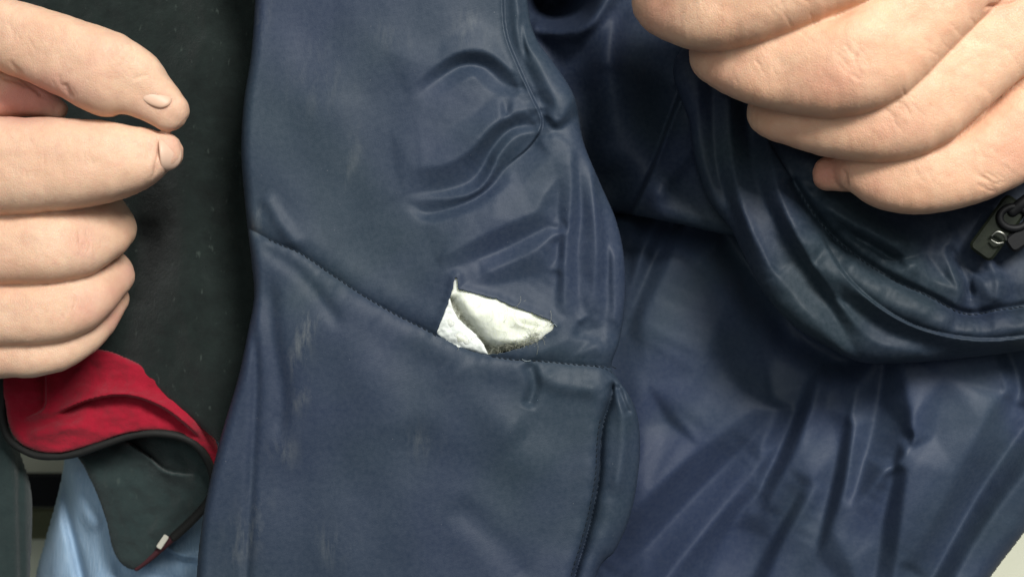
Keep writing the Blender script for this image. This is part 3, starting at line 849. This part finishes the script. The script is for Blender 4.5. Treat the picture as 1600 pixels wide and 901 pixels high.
wad['label'] = 'white fluffy wadding bulging out of the tear'
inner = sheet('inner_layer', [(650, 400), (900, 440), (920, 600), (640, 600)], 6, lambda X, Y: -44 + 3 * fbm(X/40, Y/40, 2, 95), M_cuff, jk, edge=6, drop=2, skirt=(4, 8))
rag = []
edge_pts = [(681, 519), (686, 527), (692, 530), (700, 534), (706, 538), (716, 541), (724, 545), (732, 544), (740, 549), (750, 550), (758, 554), (763, 552)]
for i, p in enumerate(edge_pts): rag.append((p[0] + rng.normal(0, .6), p[1] + (1.8 if i % 2 else -1.0)))
lin_out = [(702, 462), (694, 488), (684, 510)] + rag + [(756, 538), (744, 522), (730, 510), (716, 497), (708, 482)]
def z_lin(X, Y):
    d, _, _, _, _ = polydist(X, Y, np.array([(700, 462), (684, 512), (690, 529), (762, 553)], float))
    return z_main(X, Y) - 2 + 4 * np.exp(-((X - 706) / 20)**2 - ((Y - 515) / 16)**2) + 1.6 * fbm(X/14, Y/14, 3, 97) + 3 * sst(525, 545, Y)
lin = sheet('torn_lining', lin_out, 1.3, z_lin, M_lining, jk, edge=4, drop=3, skirt=(1.5, 3), smooth_outline=False)
lin['label'] = 'ragged white lining along the lower left of the tear'

# ---- loose fibres, frayed threads
def hz(x, y): return float(z_main(np.array([float(x)]), np.array([float(y)]))[0])
def wz(x, y): return float(z_wad(np.array([float(x)]), np.array([float(y)]))[0])
def strands(name, n, sampler, mat, r, parent, seed, ln=(14, 34), lift=3):
    rg = random.Random(seed); geos = []
    for _ in range(n):
        x, y, a = sampler(rg); l = rg.uniform(*ln); c = rg.uniform(-1.6, 1.6)
        z0 = wz(x, y) + lift; pts = []
        for k in range(6):
            pts.append((x, y, z0 + 2.5 * math.sin(k * 0.9 + c) + rg.uniform(0, 1.5), r))
            a += c * 0.35 + rg.uniform(-.25, .25); x += math.cos(a) * l / 5; y += math.sin(a) * l / 5
        geos.append(tube_geo(pts, nseg=3, ring=4, cap0=False, cap1=False))
    V, F = join(geos); o = mesh_obj(name, V, F, mat, parent); o['kind'] = 'stuff'; return o
def s_low(rg):
    t = rg.random(); return 752 + 92 * t, 549 - 22 * t * t + rg.uniform(-8, 2), rg.choice((0, math.pi)) + rg.uniform(-.7, .4)
def s_any(rg): return rg.uniform(712, 850), rg.uniform(475, 535), rg.uniform(-1, 1)
def s_valley(rg):
    t = rg.random(); return 704 + 56 * t + rg.uniform(-5, 5), 478 + 64 * t + rg.uniform(-5, 5), rg.uniform(0.2, 1.4)
strands('loose_fibre', 90, s_low, M_fibre, 0.17, wad, 1, ln=(8, 20), lift=2)
strands('loose_fibre', 130, s_low, M_fibre_d, 0.18, wad, 2, ln=(7, 18), lift=2)
strands('loose_fibre', 60, s_valley, M_fibre_d, 0.2, wad, 3, ln=(8, 20), lift=2.5)
strands('loose_fibre', 40, s_any, M_fibre, 0.15, wad, 4, lift=2)
# spike of lining at the top corner of the tear
tube('lining_spike', [(709, 462, 4, 7, 3), (711, 452, 8, 5, 3), (713, 442, 12, 2.6, 2), (715, 430, 15, 1.0, 1)], M_lining, wad, nseg=5, ring=8)
for pts in ([(860, 508), (866, 506), (870, 510)], [(816, 561), (822, 564), (829, 563)]):
    tube('frayed_thread', [(x, y, hz(x, y) + 2, 0.55) for x, y in pts], M_thread_w, main, nseg=5, ring=5)

# ---- stitches, each one its own object
st_me = None
def stitch_row(line, hf, parent, step, t0, t1, jitter, skip=()):
    global st_me
    C = cat(line, 20); L = np.r_[0, np.cumsum(np.hypot(*np.diff(C, axis=0).T))]
    if st_me is None:
        n = 8; rings = []
        for k in range(7):
            u = -1 + k / 3; r = math.sqrt(max(1 - u*u, 0.03))
            for j in range(n):
                a = 2*math.pi*j/n; rings.append((u * 4.0 * S, 0.95 * r * math.cos(a) * S, 0.9 * r * math.sin(a) * S + (1 - u*u) * 0.8 * S))
        F = [(i*n + j, i*n + (j+1) % n, (i+1)*n + (j+1) % n, (i+1)*n + j) for i in range(6) for j in range(n)]
        F += [tuple(range(n))[::-1], tuple(range(6*n, 7*n))]
        o = mesh_obj('stitch', rings, F, M_thread); st_me = o.data; bpy.data.objects.remove(o)
    s = t0; i = 0; T = []
    while s < min(t1, L[-1] - 1):
        x = np.interp(s, L, C[:, 0]); y = np.interp(s, L, C[:, 1])
        x2 = np.interp(s + 3, L, C[:, 0]); y2 = np.interp(s + 3, L, C[:, 1])
        if not any(a < x < b for a, b in skip): T.append((x, y, math.atan2(-(y2 - y), x2 - x)))
        s += step
    xs = np.array([t[0] for t in T]); ys = np.array([t[1] for t in T]); zs = hf(xs, ys)
    for (x, y, a), z in zip(T, zs):
        o = bpy.data.objects.new('stitch', st_me); COL.objects.link(o); o.parent = parent
        o.location = W(x, y, z + 0.6); o.rotation_euler = (0, 0, a + random.uniform(-jitter, jitter) - 0.22)
        o.scale = (random.uniform(.85, 1.1),) * 3
stitch_row(seam, z_main, main, 9.0, 48, 700, 0.22, skip=((684, 764),))
stitch_row([(x - 6, y) for x, y in slit], z_main, main, 9.0, 70, 420, 0.14)
stitch_row(cuff_line, z_sleeve, sleeve2, 9.0, 20, 600, 0.16)

# ---- zip pull on the cuff
zp = small_plate('zip_pull', 1560, 356, 54, R(-54), 104, 44, 12, M_pull, jk, bev=4)
zp['label'] = 'dark olive rubber zip pull with a metal clasp'
tube('eyelet', [(1584 + 22*math.cos(a), 340 + 17*math.sin(a), 68, 6.0) for a in np.linspace(0, 2*math.pi, 13)], M_black, zp, nseg=3, ring=8, cap0=False, cap1=False)
tube('metal_clasp', [(1550, 368, 74, 2.0), (1558, 362, 77, 2.4), (1568, 366, 78, 2.6), (1572, 374, 75, 2.0)], M_metal, zp, nseg=6, ring=8)
tube('metal_clasp', [(1549, 375, 73, 1.6), (1558, 380, 76, 2.0), (1567, 379, 75, 1.8)], M_metal, zp, nseg=6, ring=8)
tube('zip_cord', [(1582, 330, 66, 9, 7), (1606, 312, 70, 10, 8), (1640, 300, 60, 10, 8), (1700, 290, 50, 10, 8)], M_black, zp, nseg=6, ring=12)
small_plate('zip_slider', 1600, 368, 56, R(-35), 60, 30, 12, M_black, zp, bev=4)

# ================================================================== HANDS
# left in the picture: thumb and forefinger pinched, other fingers curled
G = []
G.append(tube_geo([(-420, -60, 0, 90), (-200, -30, 60, 74), (-70, 20, 95, 60), (0, 50, 108, 56), (60, 72, 114, 60), (118, 94, 116, 62), (168, 116, 115, 66), (207, 130, 112, 56, 48), (238, 152, 107, 41, 36), (264, 174, 104, 31, 27)], flat=0.73, ring=64))
G.append(tube_geo([(-420, 260, 20, 90), (-150, 262, 80, 80), (0, 261, 92, 77, 72), (80, 258, 94, 73, 68), (150, 254, 92, 66, 62), (200, 249, 90, 55, 52), (236, 242, 88, 42, 40), (256, 238, 86, 31, 30)], flat=0.73, ring=64))
G.append(tube_geo([(-420, 380, 10, 80), (-150, 392, 60, 64), (0, 389, 66, 57), (70, 386, 64, 57), (116, 378, 50, 57, 52), (150, 362, 18, 50), (166, 350, -24, 43), (150, 350, -60, 38), (110, 360, -75, 36), (60, 370, -70, 34)], flat=0.73, ring=64))
G.append(tube_geo([(-420, 470, 0, 76), (-150, 490, 40, 58), (0, 490, 48, 51), (62, 488, 46, 51), (108, 476, 34, 50, 46), (146, 450, 4, 44), (168, 428, -36, 37), (160, 420, -70, 34), (110, 430, -85, 32), (60, 440, -80, 30)], flat=0.73, ring=64))
G.append(tube_geo([(-420, 540, -10, 66), (-150, 555, 10, 48), (0, 546, 22, 44), (54, 545, 22, 43), (98, 534, 12, 41, 38), (136, 508, -14, 36), (164, 478, -46, 30), (166, 462, -76, 27), (130, 460, -95, 26), (70, 470, -95, 25)], flat=0.73, ring=64))
G.append(tube_geo([(-300, 150, 0, 80), (-60, 150, 30, 50), (10, 148, 40, 38), (60, 158, 40, 26), (92, 172, 38, 14)], flat=0.73, ring=64))
G.append(tube_geo([(-900, 300, -40, 230, 150), (-650, 280, -30, 220, 130), (-450, 270, -10, 270, 120), (-280, 280, 10, 280, 90), (-170, 300, 10, 230, 70)]))
G.append(tube_geo([(-400, 420, -80, 160, 70), (-150, 420, -90, 120, 60), (20, 420, -95, 90, 45)]))
wr_l = [([(100, 128), (106, 142), (114, 156)], 3.0, 4), ([(88, 116), (94, 130), (100, 140)], 1.5, 3), ([(14, 92), (30, 118), (60, 145), (80, 158)], 3, 4), ([(0, 118), (20, 124), (44, 138)], 3, 3.5),
        ([(190, 66), (202, 84), (208, 106)], 1.3, 3), ([(178, 60), (190, 80), (196, 102)], 1.1, 3),
        ([(246, 208), (250, 228), (247, 256), (236, 280)], 3.2, 3.5), ([(228, 204), (232, 230), (228, 262)], 1.0, 4),
        ([(206, 126), (216, 122), (236, 118)], 1.5, 3), ([(120, 352), (126, 380), (122, 410)], 1.2, 3), ([(132, 352), (138, 378), (134, 402)], 1.0, 3),
        ([(112, 452), (118, 476), (112, 508)], 1.0, 3), ([(30, 350), (34, 390), (30, 430)], .6, 4)]
sp_l = [(262, 235, 26, 34, .45), (60, 150, 70, 32, .9), (20, 165, 50, 30, .6), (130, 385, 22, 28, .4), (135, 480, 22, 24, .5), (180, 500, 20, 24, .6), (178, 455, 20, 16, .4), (170, 80, 40, 22, .2), (250, 160, 34, 20, .25), (200, 425, 14, 20, .5)]
hl = make_hand('hand', 'bare hand at the left with thumb and forefinger pinched together over dark fleece', G, M_skin_l, wr_l, sp_l, 100, [(192, 92, 11, 1.05, 12), (126, 382, 10, 1.5, 8), (116, 480, 10, 1.5, 8), (130, 240, 14, 1.5, 6), (102, 132, 8, 1.0, 4), (236, 236, 7, 1.6, 5), (40, 260, 40, 1.4, 8), (40, 60, 24, 1.2, 6)])
nail(hl, (240, 143, 138.5), (0.84, -0.50, -0.12), (0.22, 0.40, 0.88), 31, 19, 0.62)
nail(hl, (269, 240, 108), (0.55, 0.10, -0.62), (0.62, -0.02, 0.60), 20, 26, 0.95)

# right in the picture: closed fist holding the cloth
G = []
G.append(tube_geo([(2000, -520, 60, 110), (1640, -270, 170, 92), (1440, -130, 200, 84), (1330, -74, 206, 84), (1230, -34, 200, 86), (1150, -4, 188, 82, 76), (1092, 8, 172, 70, 62), (1050, -10, 120, 60), (1080, -30, 70, 50), (1160, -60, 50, 46)], flat=0.73, ring=64))
G.append(tube_geo([(2020, -380, 50, 105), (1700, -210, 150, 88), (1560, -100, 176, 80), (1470, -14, 186, 76), (1414, 44, 190, 76), (1364, 86, 196, 81, 78), (1318, 104, 194, 80, 76), (1250, 106, 176, 74, 66), (1176, 98, 156, 62, 54), (1130, 80, 110, 50), (1160, 60, 60, 44), (1240, 30, 40, 40)], flat=0.73, ring=64))
G.append(tube_geo([(2030, -230, 30, 100), (1800, -110, 110, 84), (1650, -20, 146, 76), (1565, 56, 158, 71), (1520, 92, 162, 70), (1474, 134, 166, 71), (1428, 168, 168, 73, 70), (1385, 182, 162, 71, 66), (1322, 181, 148, 68, 60), (1258, 178, 130, 56, 48), (1215, 168, 90, 46), (1250, 150, 40, 40), (1330, 130, 20, 38)], flat=0.73, ring=64))
G.append(tube_geo([(2010, -70, 0, 100), (1850, -20, 60, 88), (1720, 80, 100, 80), (1636, 160, 118, 72), (1566, 226, 128, 67), (1496, 262, 132, 61), (1428, 275, 132, 61, 58), (1380, 271, 124, 54, 50), (1346, 262, 108, 40, 40), (1330, 255, 70, 36), (1370, 240, 20, 34), (1430, 230, 0, 32)], flat=0.73, ring=64))
G.append(tube_geo([(1420, 262, 78, 30), (1350, 272, 84, 28), (1296, 270, 82, 27, 24)], flat=0.73, ring=64))
G.append(tube_geo([(2500, -420, -20, 230, 150), (2250, -300, 0, 230, 130), (2050, -250, 10, 280, 110), (1880, -180, 20, 270, 90), (1760, -140, 20, 230, 80)]))
G.append(tube_geo([(1900, -120, -30, 200, 80), (1600, 0, -20, 160, 60), (1400, 80, -20, 120, 50), (1300, 60, -20, 80, 40)]))
wr_r = [([(1316, 68), (1332, 84), (1340, 100)], 1.8, 3.2), ([(1300, 78), (1322, 100), (1330, 118)], 1.2, 3.5), ([(1326, 60), (1348, 76)], 1.0, 3), ([(1396, 158), (1414, 168), (1424, 184)], 1.4, 3),
        ([(1384, 168), (1398, 184), (1402, 200)], 1.2, 3), ([(1520, 286), (1544, 296), (1560, 302)], 2.0, 2.6), ([(1530, 276), (1552, 286), (1566, 290)], 2.0, 2.6), ([(1538, 268), (1562, 280)], 1.2, 2.6),
        ([(1318, 262), (1320, 280), (1326, 298)], 3.0, 3.5), ([(1240, 40), (1275, 70)], .8, 3), ([(1365, 60), (1400, 30)], .7, 4), ([(1480, 120), (1520, 90)], .7, 4),
        ([(1200, 8), (1214, 30)], 0.9, 3), ([(1118, 0), (1130, 24)], 0.9, 3), ([(1532, 14), (1565, 8), (1605, -2)], 4, 3.5)]
sp_r = [(1030, 20, 30, 40, .5), (1300, 130, 60, 36, .5), (1400, 200, 60, 30, .3), (1130, 120, 40, 40, .3), (1290, 272, 34, 28, 1.0), (1370, 300, 30, 30, .35), (1230, 210, 40, 26, .3), (1590, 240, 40, 50, .4), (1560, 10, 40, 14, .35)]
hr = make_hand('hand', 'bare closed fist at the upper right gripping cloth above the gathered cuff', G, M_skin_r, wr_r, sp_r, 200, [(1328, 92, 16, 0.85, 14), (1408, 172, 14, 0.85, 12), (1240, 10, 16, 0.9, 10), (1440, 270, 12, 0.9, 8), (1542, 280, 10, 0.45, 8), (1480, 60, 50, 0.85, 14), (1560, 120, 40, 0.85, 10), (1180, 100, 24, 1.1, 8), (1560, 230, 30, .6, 8)])
for o in (hl, hr): o['group'] = 'hands holding the jacket'
